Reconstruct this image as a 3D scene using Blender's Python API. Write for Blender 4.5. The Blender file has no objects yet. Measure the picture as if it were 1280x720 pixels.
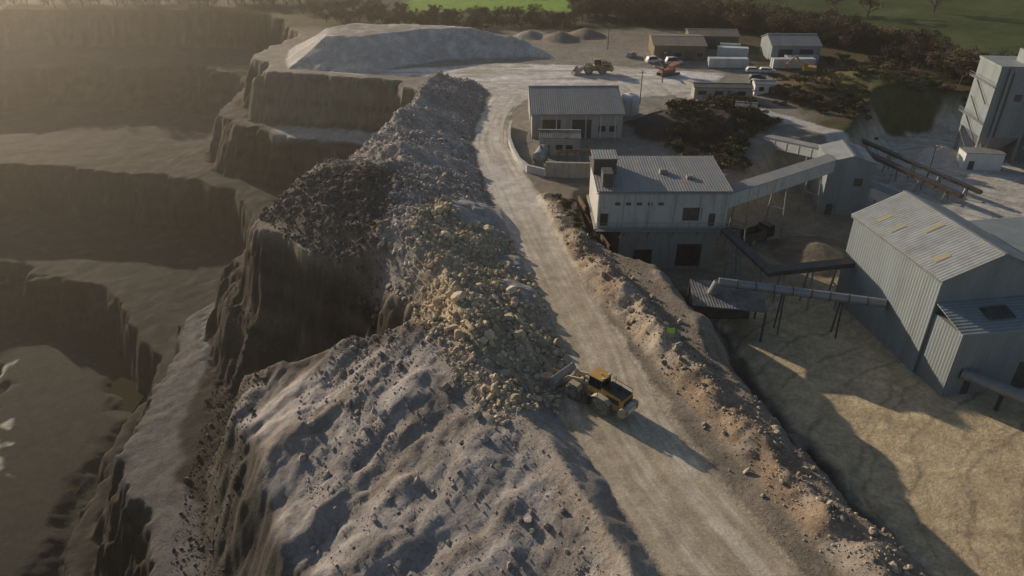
import bpy, math, random
import numpy as np
from mathutils import Vector, Matrix
random.seed(7); rng=np.random.default_rng(7)
scene=bpy.context.scene
scene.view_settings.view_transform='Standard'
scene.view_settings.look='None'
scene.view_settings.exposure=0

# ---------------------------------------------------------------- noise / geometry maths
def vn(x,y,s):
    ix=np.floor(x).astype(np.int64); iy=np.floor(y).astype(np.int64)
    fx=x-ix; fy=y-iy
    fx=fx*fx*(3-2*fx); fy=fy*fy*(3-2*fy)
    def hh(a,b):
        n=(a*374761393+b*668265263+s*974634777)&0x7fffffff
        n=((n^(n>>13))*1274126177)&0x7fffffff
        n=(n^(n>>16))&0xffff
        return n/65535.0
    a=hh(ix,iy);b=hh(ix+1,iy);c=hh(ix,iy+1);d=hh(ix+1,iy+1)
    return (a*(1-fx)+b*fx)*(1-fy)+(c*(1-fx)+d*fx)*fy-0.5
def fbm(x,y,o=4,s=1):
    r=0;a=1.0;t=0
    for i in range(o):
        r=r+a*vn(x*(2.03**i)+i*17.3,y*(2.03**i)-i*9.1,s+i*31); t+=a; a*=.5
    return r/t*1.6
def ss(t):
    t=np.clip(t,0,1); return t*t*(3-2*t)
def sd(x,y,P):
    d=np.full(x.shape,1e9); ins=np.zeros(x.shape,bool); n=len(P)
    for i in range(n):
        ax,ay=P[i]; bx,by=P[(i+1)%n]
        ex,ey=bx-ax,by-ay
        t=np.clip(((x-ax)*ex+(y-ay)*ey)/(ex*ex+ey*ey),0,1)
        d=np.minimum(d,np.hypot(x-ax-t*ex,y-ay-t*ey))
        if ay!=by:
            c=((ay>y)!=(by>y))&(x<(bx-ax)*(y-ay)/(by-ay)+ax)
            ins^=c
    return np.where(ins,d,-d)
def dl(x,y,L):
    """distance to polyline, side(+ left of direction), arc length, interpolated 3rd value"""
    D=np.full(x.shape,1e9);S=np.zeros(x.shape);A=np.zeros(x.shape);Z=np.zeros(x.shape);acc=0
    for i in range(len(L)-1):
        ax,ay=L[i][:2];bx,by=L[i+1][:2]; az=L[i][2] if len(L[i])>2 else 0; bz=L[i+1][2] if len(L[i])>2 else 0
        ex,ey=bx-ax,by-ay; l=math.hypot(ex,ey)
        t=np.clip(((x-ax)*ex+(y-ay)*ey)/(l*l),0,1)
        d=np.hypot(x-ax-t*ex,y-ay-t*ey); m=d<D
        D=np.where(m,d,D); S=np.where(m,np.sign(ex*(y-ay)-ey*(x-ax)),S)
        A=np.where(m,acc+t*l,A); Z=np.where(m,az+(bz-az)*t,Z); acc+=l
    return D,S,A,Z

# ---------------------------------------------------------------- site plan (metres)
P1=[(12,-90),(11,25),(7.5,41),(2.5,52),(-3.5,62),(-8.5,71),(-11,76),(-13,83),(-19,91),(-29,99),(-41,110),(-37,122),(-32,131),(-25,165),(-23,186),(-30,197),(-48,203),(-67,211),(-74,226),(-72,250),(-80,290),(-109,308),(-205,310),(-250,290),(-235,100),(-225,-90)]  # west rim, out of view, set close to keep the pit floor shaded
P2=[(-20,-90),(-23,54),(-25,80),(-27,91),(-46,108),(-50,120),(-47,137),(-40,160),(-42,180),(-66,196),(-84,215),(-90,255),(-120,275),(-210,272),(-232,250),(-222,100),(-210,-90)]
P3=[(-38,-90),(-46,60),(-55,80),(-59,98),(-61,118),(-57,135),(-60,162),(-85,194),(-145,205),(-212,205),(-200,100),(-195,-90)]
P4=[(-55,-90),(-66,67),(-69,98),(-74,125),(-90,143),(-110,160),(-132,168),(-190,165),(-180,80),(-180,-90)]
PITS=[(P1,13,5.0),(P2,12,7.0),(P3,13,6.0),(P4,12,6.0)]
RUB=[(0,57),(4.2,60),(5.8,73),(2.2,89),(-1.3,104),(-5,120),(-8.3,141),(-9,157),(-6.5,183),(-9,194),(-23,192),(-25,165),(-32,131),(-41,111),(-29,98.5),(-18,89),(-12,82),(-9.5,72),(-4,63)]
RUBR=[(2,50),(4.2,60),(5.8,73),(2.2,89),(-1.3,104),(-5,120),(-8.3,141),(-9,157),(-6.5,183),(-8,200)]
HEAP=[(-13,82,3.4),(-9,73,4.5),(-2,62,3.4),(4.2,52,2.3),(9.0,41,1.6),(12.2,25,1.3),(14,-20,1.3)]
PILE=[(-64,211),(-40,207),(-20,222),(5,226),(14,222),(8,238),(-15,250),(-55,254),(-70,235)]
YARD=[(36,-90),(37,38),(31,56),(27,73),(26,86),(23,95),(17,100),(14,106),(14,119),(34,122),(48,129),(54,144),(75,152),(92,178),(140,190),(260,175),(300,-90)]
ROADP=[(13,34),(12.35,39.8),(7.5,50.5),(4.2,59.7),(5.7,71.4),(2.7,86.6),(0,101.4),(-4,120.6),(-6.8,136.9),(-8,146.4),(-8,157),(-7,169),(-5,183),(-8,194),(-20,203),(-38,204),(-52,207),(-50,211),(-36,210),(-20,214),(-2,218),(14,216),(30,214),(60,206),(52,192),(46,186),(40,184),(26,180),(24,172),(10,176),(3,180),(-.3,169),(-1.4,157),(-1.3,146.4),(.8,137),(4.5,120.6),(7.4,101.4),(10.4,86.6),(14.2,71.4),(17.5,59),(20,50),(24,39.8),(26,34),(34,-90),(22,-90)]
ROADL=[(12.35,39.8),(7.5,50.5),(4.6,59.7),(5.7,71.4),(2.7,86.6),(0,101.4),(-4,120.6),(-6.8,136.9),(-8,146.4),(-8,157),(-7,169),(-4,183)]
ROADR=[(24,39.8),(19.8,50.5),(16.8,59.7),(14.2,71.4),(10.4,86.6),(7.4,101.4),(4.5,120.6),(.8,136.9),(-1.3,146.4),(-1.4,157),(-.3,169),(3,183)]
BERM=[(6.2,118,.8),(9.7,100,1.4),(14.2,85,2.0),(17.6,74,2.1),(21,64,1.6),(25,53,1.5),(29,42,1.5),(36,20,1.5),(44,-90,1.5)]
ACC=[(44,184),(58,170),(71,151),(80,137),(92,128)]
HILL=[(15,330),(40,305),(75,290),(106,262),(120,225),(130,186),(150,120),(170,60)]
CONES=[(38,156,13,4.5,(.055,.05,.048)),(50,166,9,3,(.06,.055,.05)),(98,160,6,3,(.5,.48,.45)),(16,252,7,2.6,(.22,.19,.16)),(25,258,7,2.6,(.22,.19,.16)),(6,256,6,2.2,(.30,.27,.25)),(74,186,12,2.5,(.13,.11,.06)),(95,190,16,5,(.10,.10,.045)),(52,112,8,2.0,(.2,.17,.13)),(66,112,7,2.5,(.16,.135,.11)),(-4.5,107,7.5,1.6,(.36,.35,.35)),(1.5,84,3.6,1.2,(.36,.35,.35)),(.5,93,4,1,(.33,.32,.31))]
POND=[(-130,146),(-118,136),(-110,125),(-107,114),(-101,102),(-97,88),(-94,40),(-150,30),(-180,150)]

def terrain(x,y,color=False):
    amp=3+7*ss((-45-x)/30)
    wx=x+fbm(x/20,y/20,4,1)*amp; wy=y+fbm(x/20,y/20,4,77)*amp
    h=fbm(x/25,y/25,3,5)*.25+fbm(x/2.5,y/2.5,3,6)*.10
    n5=fbm(x/6,y/6,4,9); n2=fbm(x/2,y/2,3,19)
    # broad hill to the north-east, unseen rise added in the west to shade the pit, rolling country beyond
    Dh,Sh,_,_=dl(x,y,HILL)
    hb=np.where((Sh>0),Dh,0)
    h=h+.13*hb+ss(hb/80)*fbm(x/90,y/90,3,3)*10
    h=h+ss((-238-x)/70)*24
    far=ss((y-340)/200); h=h+far*(fbm(x/200,y/200,3,8)*20)
    # loose rubble bund
    dr=sd(x,y,RUB); dR,_,_,_=dl(x,y,RUBR)
    cap=5.4+fbm(x/14,y/14,3,12)*4-2.2*ss((y-165)/25)
    m=np.clip(np.minimum(np.minimum(.40*dR,1.3*dr),cap),0,None)
    rough=ss(dr/2)
    rub=m+rough*(fbm(x/5,y/5,4,21)*1.7+fbm(x/1.1,y/1.1,3,22)*.4)
    h=h+np.where(dr>0,np.maximum(rub,0),0)
    # pit benches
    facem=np.zeros(x.shape)
    for i,(P,drop,w) in enumerate(PITS):
        d=sd(wx,wy,P)+n5*2.6+n2*1.3
        t=np.clip(d/w,0,1)
        facem=np.maximum(facem,ss(d/1.5)*(1-ss((d-w)/2.5)))
        t=t*.75+.25*ss(t)
        h=h-drop*t-ss((d-w)/14)*1.0
        if i==0: d1=d
        if i==1: d2=d
        if i==2: d3=d
        if i==3: d4=d
    # craggy relief on quarried faces
    h=h+facem*(fbm(x/2.6,y/2.6,4,201)*1.3+np.abs(fbm(x/7,y/7,3,202))*1.6-.5)+ss((d1-5)/4)*fbm(x/3,y/3,4,203)*.25
    fl=ss((d4-7)/6)
    ps=sd(x+n5*6,y+n5*6,POND)
    h=np.where(fl>0,h*(1-fl)+(-51.4-1.9*ss((ps+1)/6)+.15*fbm(x/8,y/8,3,41))*fl,h)
    # platform stockpile (flat-topped)
    dp=sd(x,y,PILE)+n5*1.2
    pile=np.clip(np.minimum(.58*dp,7+fbm(x/20,y/20,2,4)*.8),0,None)
    h=h+pile
    # tipped heap falling into the pit
    Dc,Sc,Ac,Zc=dl(x,y,HEAP)
    sa=x*.42-y*.91+fbm(x/14,y/14,3,36)*5
    r1=fbm(sa/9.0,Dc/40,3,31)
    g=(.5-np.abs(r1)*2.0)*1.4+fbm(sa/2.6,Dc/12,4,33)*.7+fbm(x/7,y/7,4,35)*1.7
    west=(Sc<=0)
    hw=Zc-.56*Dc-np.clip(Dc-23.5+3*n5,0,99)*1.6+g*ss(Dc/8)*(1-.5*ss((Dc-22)/6))+fbm(x/1.3,y/1.3,4,34)*.5*ss(Dc/3)
    he=Zc-.62*Dc+fbm(x/2,y/2,3,3)*.3
    hp=np.where(west,hw,he)-np.clip(y-(73+(-10-x)*.22)+n5*2,0,60)*1.3
    heapm=(hp>h)&(Dc<60)
    h=np.where(heapm,hp,h)
    # lower works yard
    dy=sd(x,y,YARD)+n5*1.0
    yt=ss((dy+4)/8)
    h=h-8*yt
    # berm along the haul road
    Db,Sb,Ab,Zb=dl(x,y,BERM)
    bm=np.clip(1-Db/3.4,0,1); bm=bm*bm*(3-2*bm)
    lump=.65+1.1*fbm(x/3.5,y/3.5,4,51)
    h=h+bm*Zb*np.clip(lump,.1,2)*1.25*(y<119)
    bankm=ss((dy+5)/4)*(1-ss((dy-5)/4))*(x<45)*(y<104)
    h=h+bankm*(fbm(x/4,y/4,4,52)*1.8+fbm(x/1.0,y/1.0,2,53)*.4)
    cc=[]
    for (cx,cy,r,ch,cl) in CONES:
        dd=np.hypot(x-cx,(y-cy))*(1+.25*fbm(x/5,y/5,3,61))
        cz=np.clip(1-dd/r,0,1); h=h+ch*cz*(1.3-.3*cz)
        cc.append((cz,cl))
    drd=sd(x,y,ROADP)
    flat=ss((drd+.3)/1.2)
    h=np.where(heapm|(y>225),h,h*(1-flat)+flat*fbm(x/9,y/9,2,2)*.12)
    if not color: return h
    # ------------------------------------------------------ ground albedo
    c=np.zeros(x.shape+(3,))
    def put(mask,col):
        mk=np.clip(mask,0,1)[...,None]; c[:]=c*(1-mk)+np.array(col)*mk
    nn=fbm(x/12,y/12,5,71); n3=fbm(x/3,y/3,4,72); n1=fbm(x/.9,y/.9,3,73)
    put(np.ones(x.shape),(.21,.185,.15)); put(ss(nn+.5),(.27,.235,.19))
    # grass & scrub
    put(ss((y-262)/12+nn),(.085,.08,.04))
    put(ss((x-60)/12+nn*1.5)*ss((y-128)/8)*(yt<.5),(.10,.085,.05))
    put(ss((n3+nn)*1.5)*ss((x-60)/12)*ss((y-140)/8)*(yt<.5),(.065,.07,.03))
    put(ss(hb/12),(.055,.075,.027)); put(ss(hb/12)*ss(nn*2+.3),(.08,.105,.035))
    put(ss((y-303)/4+n3*.5)*ss((x+48)/8)*(1-ss((x-24)/8)),(.21,.35,.055))
    put(ss((y-345)/20),(.09,.14,.04)); put(ss((y-345)/20)*ss(fbm(x/60,y/60,3,5)*4),(.14,.18,.06))
    put(ss((-x-75)/10)*ss((y-298)/8),(.05,.055,.03)); put(ss((-x-235)/10),(.07,.09,.035))
    # plateau dust around works
    put(ss((y-125)/20)*(1-ss((y-236)/16))*(1-ss((x-62)/14+nn))*(d1<0),(.27,.25,.22))
    # pit benches, shade put into the colour, darker at each level
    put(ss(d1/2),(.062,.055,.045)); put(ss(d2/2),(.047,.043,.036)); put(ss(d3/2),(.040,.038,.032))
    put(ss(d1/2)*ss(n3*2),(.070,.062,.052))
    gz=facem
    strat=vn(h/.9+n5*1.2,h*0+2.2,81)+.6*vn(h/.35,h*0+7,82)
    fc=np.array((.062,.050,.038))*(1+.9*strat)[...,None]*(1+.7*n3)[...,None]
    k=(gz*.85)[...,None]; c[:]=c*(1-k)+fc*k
    put(ss(d1)*(1-ss((d1-8)/3))*ss((y-150)/15)*ss((x+78)/6),(.24,.205,.145))
    put(ss(d1)*(1-ss((d1-8)/3))*ss((y-150)/15)*ss((x+78)/6)*ss(strat*3),(.14,.12,.09))
    put(ss((d1-5)/2)*(1-ss((d1-13)/3))*ss((y-175)/8)*ss((x+72)/6)*ss(nn*2+.8),(.42,.41,.38))
    # haul ramp in pit
    ramp=ss((d3+7)/1.5)*(1-ss((d3+1)/2))*(y<135)
    put(ss((d2-2)/3)*(1-ss((d3+9)/2))*(y<130),(.055,.048,.040))
    put(ramp*.9,(.17,.165,.16))
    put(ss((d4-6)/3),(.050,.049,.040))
    put(ss((ps+5)/1.0)*(1-ss((ps-.5)/2))*ss(fbm(x/11,y/11,3,91)*9-.2+n3*1.5)*ss((d4-6)/2),(.55,.53,.46))
    # rubble
    rb=ss(dr/.8+.3)
    put(rb,(.34,.31,.29)); put(rb*ss((112-y)/10)*ss((x+15)/6),(.40,.34,.25))
    put(rb*ss(n3*3)*.5,(.25,.215,.18)); put(rb*ss((y-115)/10)*ss(nn*3+n3+.4)*.7,(.51,.48,.455))
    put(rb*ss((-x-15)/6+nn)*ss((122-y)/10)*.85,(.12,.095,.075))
    # stockpile
    put(ss(dp/1.2+.5),(.48,.46,.445)); put(ss((dp-12)/2),(.30,.285,.26)); put(ss(dp/2)*ss(n3*3+nn)*.5,(.60,.575,.55))
    # tipped heap
    hm=heapm.astype(float)
    put(hm,(.30,.28,.275)); st=fbm(sa/1.8,Dc/18,4,95)
    put(hm*ss(st*3)*.7,(.40,.375,.36)); put(hm*ss(-st*3+nn)*.6,(.24,.205,.17))
    put(hm*ss(1-Dc/3.5)*.6,(.44,.375,.30))  # warm sunlit look of the crest put into the colour
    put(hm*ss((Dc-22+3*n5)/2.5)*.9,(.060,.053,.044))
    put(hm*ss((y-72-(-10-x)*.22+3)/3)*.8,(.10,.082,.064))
    # yard
    put(yt,(.54,.445,.295)); put(yt*ss(nn*2),(.62,.52,.36)); put(yt*ss((y-96)/8+nn)*.8,(.24,.21,.165))
    put(yt*ss((x-70)/10+nn)*ss((y-112)/8),(.54,.52,.48))
    rr=np.hypot(x-78,y-38)+nn*5; tr=(np.abs(((rr/5.2)%1)-.5)*2); tr2=np.abs(((rr/1.45)%1)-.5)*2
    put(yt*ss((.42-tr)*6)*ss((tr2-.55)*5)*ss(n3+.75)*.8,(.30,.245,.17))
    rr=np.hypot(x-20,y-20)+nn*6; tr=(np.abs(((rr/7.0)%1)-.5)*2); tr2=np.abs(((rr/1.2)%1)-.5)*2
    put(yt*ss((.35-tr)*6)*ss((tr2-.6)*5)*ss(n3+.6)*.6,(.36,.30,.21))
    bk=ss((dy+6)/3)*(1-ss((dy-4)/2))*(x<50)*(y<122)
    put(bk,(.25,.21,.17)); put(bk*ss(dy/2)*.9,(.075,.065,.053)); put(bk*ss(n3*3)*.6,(.32,.285,.255))
    b2=ss(bm*4)*(y<119)
    put(b2,(.34,.285,.22)); put(b2*ss(nn*3+n3*2)*.7,(.28,.205,.145)); put(b2*ss(-n3*3)*.7,(.42,.37,.32))
    for cz,cl in cc: put(ss(cz*9),cl)
    # roads
    rd=ss((drd+n3*.9+.25)/.5)*(~heapm)*(1-ss((y-224)/3))
    put(rd,(.45,.39,.295)); Rl,Rs,Ra,_=dl(x,y,[((a[0]+b[0])/2,(a[1]+b[1])/2) for a,b in zip(ROADL,ROADR)])
    off=Rl*Rs
    put(rd*ss((y-85)/40),(.58,.555,.51))
    stk=fbm(off/.55,Ra/14,4,101)
    put(rd*ss(stk*3.2)*.55,(.64,.59,.51)); put(rd*ss(-stk*3.2)*.5,(.34,.30,.235))
    put(rd*ss((y-190)/10)*ss(fbm(x/10,y/2.2,4,15)*3+.2)*.8,(.76,.76,.77))
    put(rd*ss((y-190)/10)*ss(-fbm(x/10,y/2.2,4,15)*3-.2)*.6,(.34,.32,.29))
    Da,_,_,_=dl(x,y,ACC); put(ss((3.2-Da+n3)/.8),(.48,.47,.44))
    c[:]=c*(1+.28*n1+.16*n3)[...,None]
    return h,np.clip(c,.01,.8)

# ---------------------------------------------------------------- material helpers
def newmat(name):
    m=bpy.data.materials.new(name); m.use_nodes=True
    nt=m.node_tree; b=nt.nodes['Principled BSDF']; return m,nt,b
def N(nt,t,**k):
    n=nt.nodes.new(t)
    for a,v in k.items():
        if a in n.inputs: n.inputs[a].default_value=v
        else: setattr(n,a,v)
    return n
def noise(nt,scale,detail=4,rough=.6,vec=None):
    n=N(nt,'ShaderNodeTexNoise'); n.inputs['Scale'].default_value=scale; n.inputs['Detail'].default_value=detail; n.inputs['Roughness'].default_value=rough
    if vec is not None: nt.links.new(vec,n.inputs['Vector'])
    return n
def mixc(nt,fac,a,b,mode='MIX'):
    n=nt.nodes.new('ShaderNodeMix'); n.data_type='RGBA'; n.blend_type=mode
    for s,v in ((n.inputs[0],fac),(n.inputs[6],a),(n.inputs[7],b)):
        if isinstance(v,(int,float)): s.default_value=v
        elif isinstance(v,tuple): s.default_value=(v+(1,))[:4]
        else: nt.links.new(v,s)
    return n.outputs[2]
def ramp(nt,src,p0,p1):
    n=nt.nodes.new('ShaderNodeMapRange'); n.inputs[1].default_value=p0; n.inputs[2].default_value=p1
    nt.links.new(src,n.inputs[0]); return n.outputs[0]
def bump(nt,b,src,strength,dist):
    n=nt.nodes.new('ShaderNodeBump'); n.inputs['Strength'].default_value=strength; n.inputs['Distance'].default_value=dist
    nt.links.new(src,n.inputs['Height']); nt.links.new(n.outputs[0],b.inputs['Normal']); return n
def colmat(name,fine=1.0,bd=.25,rough=.93,vor=.35):
    m,nt,b=newmat(name)
    a=N(nt,'ShaderNodeAttribute'); a.attribute_name='Col'
    g=N(nt,'ShaderNodeNewGeometry')
    n1=noise(nt,2.2*fine,6,.75,g.outputs['Position']); n2=noise(nt,.35,5,.6,g.outputs['Position'])
    vo=N(nt,'ShaderNodeTexVoronoi'); vo.inputs['Scale'].default_value=1.9*fine; nt.links.new(g.outputs['Position'],vo.inputs['Vector'])
    v1=mixc(nt,1.0,a.outputs['Color'],mixc(nt,ramp(nt,n1.outputs[0],.3,.7),(.70,.69,.68),(1.30,1.29,1.27)),'MULTIPLY')
    v2=mixc(nt,1.0,v1,mixc(nt,ramp(nt,n2.outputs[0],.3,.7),(.82,.81,.8),(1.16,1.16,1.16)),'MULTIPLY')
    nt.links.new(v2,b.inputs['Base Color']); b.inputs['Roughness'].default_value=rough; b.inputs['Specular IOR Level'].default_value=.15
    ad=N(nt,'ShaderNodeMath'); ad.operation='SUBTRACT'; nt.links.new(n1.outputs[0],ad.inputs[0])
    mu=N(nt,'ShaderNodeMath'); mu.operation='MULTIPLY'; mu.inputs[1].default_value=vor; nt.links.new(vo.outputs['Distance'],mu.inputs[0]); nt.links.new(mu.outputs[0],ad.inputs[1])
    bump(nt,b,ad.outputs[0],.8,bd); return m
def paint(name,col,rough=.6,dirt=.35,dcol=(.25,.23,.2),sc=1.5,metal=0,spec=.4):
    m,nt,b=newmat(name)
    tc=N(nt,'ShaderNodeTexCoord'); n1=noise(nt,sc,6,.7,tc.outputs['Object']); n2=noise(nt,sc*9,3,.6,tc.outputs['Object'])
    f=N(nt,'ShaderNodeMath'); f.operation='MULTIPLY'; f.inputs[1].default_value=dirt*1.6
    nt.links.new(ramp(nt,n1.outputs[0],.38,.72),f.inputs[0])
    c=mixc(nt,f.outputs[0],col,dcol)
    c=mixc(nt,1.0,c,mixc(nt,n2.outputs[0],(.85,.85,.85),(1.12,1.12,1.12)),'MULTIPLY')
    nt.links.new(c,b.inputs['Base Color']); b.inputs['Roughness'].default_value=rough; b.inputs['Metallic'].default_value=metal; b.inputs['Specular IOR Level'].default_value=spec
    bump(nt,b,n2.outputs[0],.2,.02); return m
def stained(name,col,dcol=(.16,.13,.10)):
    """concrete / painted wall with rain streaks running down"""
    m,nt,b=newmat(name)
    tc=N(nt,'ShaderNodeTexCoord'); mp=N(nt,'ShaderNodeMapping'); mp.inputs['Scale'].default_value=(1.6,1.6,.14); nt.links.new(tc.outputs['Object'],mp.inputs[0])
    n1=noise(nt,1.0,6,.7,mp.outputs[0]); n2=noise(nt,.35,6,.7,tc.outputs['Object']); n3=noise(nt,6,3,.6,tc.outputs['Object'])
    c=mixc(nt,ramp(nt,n1.outputs[0],.5,.8),col,dcol); c=mixc(nt,ramp(nt,n2.outputs[0],.55,.85),c,dcol)
    c=mixc(nt,1.0,c,mixc(nt,n3.outputs[0],(.85,.85,.85),(1.12,1.12,1.12)),'MULTIPLY')
    nt.links.new(c,b.inputs['Base Color']); b.inputs['Roughness'].default_value=.85; bump(nt,b,n3.outputs[0],.2,.03); return m
def corr(name,col,axis='XY',pitch=.6,rough=.55,dirt=.3,dcol=(.2,.19,.17),depth=.06):
    m,nt,b=newmat(name)
    tc=N(nt,'ShaderNodeTexCoord'); sp=N(nt,'ShaderNodeSeparateXYZ'); nt.links.new(tc.outputs['Object'],sp.inputs[0])
    if axis=='XY':
        a=N(nt,'ShaderNodeMath'); a.operation='ADD'; nt.links.new(sp.outputs[0],a.inputs[0]); nt.links.new(sp.outputs[1],a.inputs[1]); src=a.outputs[0]
    else: src=sp.outputs['XYZ'.index(axis)]
    mu=N(nt,'ShaderNodeMath'); mu.operation='MULTIPLY'; mu.inputs[1].default_value=2*math.pi/pitch; nt.links.new(src,mu.inputs[0])
    s=N(nt,'ShaderNodeMath'); s.operation='SINE'; nt.links.new(mu.outputs[0],s.inputs[0])
    dv=N(nt,'ShaderNodeMath'); dv.operation='MULTIPLY'; dv.inputs[1].default_value=1/(pitch*3); nt.links.new(src,dv.inputs[0])
    fl=N(nt,'ShaderNodeMath'); fl.operation='FLOOR'; nt.links.new(dv.outputs[0],fl.inputs[0])
    wn=N(nt,'ShaderNodeTexWhiteNoise'); wn.noise_dimensions='1D'; nt.links.new(fl.outputs[0],wn.inputs['W'])
    mp=N(nt,'ShaderNodeMapping'); mp.inputs['Scale'].default_value=(1,1,.25); nt.links.new(tc.outputs['Object'],mp.inputs[0])
    n1=noise(nt,.6,7,.7,mp.outputs[0])
    f=N(nt,'ShaderNodeMath'); f.operation='MULTIPLY'; f.inputs[1].default_value=dirt*1.7; nt.links.new(ramp(nt,n1.outputs[0],.4,.72),f.inputs[0])
    c=mixc(nt,f.outputs[0],col,dcol)
    c=mixc(nt,1.0,c,mixc(nt,wn.outputs[0],(.92,.92,.92),(1.06,1.06,1.06)),'MULTIPLY')
    c=mixc(nt,1.0,c,mixc(nt,ramp(nt,s.outputs[0],-1,-.4),(.85,.85,.87),(1,1,1)),'MULTIPLY')
    nt.links.new(c,b.inputs['Base Color']); b.inputs['Roughness'].default_value=rough; b.inputs['Specular IOR Level'].default_value=.4
    bump(nt,b,s.outputs[0],.35,depth); return m

M_ground=colmat('ground_mat',1.0,.22,.93,.08); M_rock=colmat('rock_mat',1.6,.12)
M_road=colmat('road_mat',1.6,.05,.8,.1)
M_conc=stained('concrete',(.34,.33,.31))
M_concw=stained('pale_concrete',(.52,.52,.50),(.24,.22,.20))
M_rust=paint('rusty_steel',(.17,.10,.06),.8,.5,(.08,.06,.05),1.2)
M_dark=paint('dark_steel',(.06,.06,.06),.6,.5,(.16,.14,.12),1)
M_steel=paint('galvanised_steel',(.30,.32,.33),.45,.4,(.22,.2,.18),.8,.3)
M_clad=corr('blue_grey_cladding',(.25,.295,.315),'XY',.5)
M_cladroofX=corr('roof_sheet_x',(.31,.345,.36),'Y',.5,.5,.4)
M_roofgrey=corr('old_roof_sheet',(.21,.245,.275),'X',.45,.55,.75,(.33,.28,.23))
M_rooffib=corr('fibre_roof',(.26,.26,.255),'X',.4,.7,.8,(.12,.11,.10))
M_brown=paint('brown_wall',(.19,.145,.10),.85,.4,(.1,.09,.07),.4)
M_brownroof=corr('brown_roof',(.17,.13,.10),'X',.5,.8,.5)
M_white=paint('white_paint',(.68,.69,.68),.5,.25,(.4,.38,.34),.6)
M_yellow=paint('machine_yellow',(.55,.30,.035),.5,.6,(.34,.27,.17),1.3)
M_dust=paint('dusty_yellow',(.42,.34,.20),.85,.85,(.44,.40,.34),1.2)
M_tyre=paint('tyre_rubber',(.10,.095,.085),.9,.85,(.38,.35,.30),1.2)
M_black=paint('black_paint',(.025,.025,.027),.45,.3,(.14,.13,.11),1.0)
M_red=paint('red_paint',(.34,.08,.07),.5,.5,(.25,.2,.16),1)
M_sky=paint('skylight_panel',(.38,.33,.23),.5,.3,(.3,.27,.2),1)
M_hiviz=paint('hiviz_yellow',(.38,.62,.08),.6,.2)
M_bark=paint('bark',(.085,.065,.045),.95,.4,(.05,.04,.03),3)
def twig(name,c1,c2):
    m,nt,b=newmat(name); oi=N(nt,'ShaderNodeObjectInfo'); g=N(nt,'ShaderNodeNewGeometry')
    n=noise(nt,.35,3,.6,g.outputs['Position'])
    c=mixc(nt,n.outputs[0],c1,c2); c=mixc(nt,1.0,c,mixc(nt,oi.outputs['Random'],(.6,.6,.6),(1.4,1.35,1.3)),'MULTIPLY')
    nt.links.new(c,b.inputs['Base Color']); b.inputs['Roughness'].default_value=.9; b.inputs['Specular IOR Level'].default_value=.1
    return m
M_twig=twig('winter_twigs',(.085,.065,.045),(.14,.105,.065)); M_leaf=twig('scrub_leaves',(.05,.052,.026),(.11,.10,.05))
m,nt,b=newmat('window_glass'); b.inputs['Base Color'].default_value=(.02,.025,.03,1); b.inputs['Roughness'].default_value=.12; M_glass=m
nn_=noise(nt,3,2); bump(nt,b,nn_.outputs[0],.05,.01)
m,nt,b=newmat('pond_water'); M_water=m
nn_=noise(nt,.12,4); nt.links.new(mixc(nt,nn_.outputs[0],(.040,.038,.020),(.07,.062,.036)),b.inputs['Base Color']); b.inputs['Roughness'].default_value=.75; b.inputs['IOR'].default_value=1.1; b.inputs['Specular IOR Level'].default_value=.0
nn_=noise(nt,1.5,4); bump(nt,b,nn_.outputs[0],.3,.1)

# ---------------------------------------------------------------- mesh helpers
def fastmesh(name,V,F,mat,col=None,smooth=False,parent=None):
    me=bpy.data.meshes.new(name); V=np.asarray(V,dtype=np.float32); F=np.asarray(F,dtype=np.int32); k=F.shape[1]
    me.vertices.add(len(V)); me.vertices.foreach_set('co',V.ravel())
    me.loops.add(F.size); me.loops.foreach_set('vertex_index',F.ravel())
    me.polygons.add(len(F)); me.polygons.foreach_set('loop_start',np.arange(0,F.size,k,dtype=np.int32))
    me.polygons.foreach_set('use_smooth',np.full(len(F),smooth))
    me.update(calc_edges=True); me.validate()
    if col is not None:
        a=me.color_attributes.new('Col','FLOAT_COLOR','POINT'); cc=np.ones((len(V),4),np.float32); cc[:,:3]=col
        a.data.foreach_set('color',cc.ravel())
    me.materials.append(mat); o=bpy.data.objects.new(name,me); scene.collection.objects.link(o)
    if parent: o.parent=parent
    return o
def empty(name,loc=(0,0,0),rz=0):
    e=bpy.data.objects.new(name,None); e.location=loc; e.rotation_euler=(0,0,rz); e.empty_display_size=.5
    scene.collection.objects.link(e); return e
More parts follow.
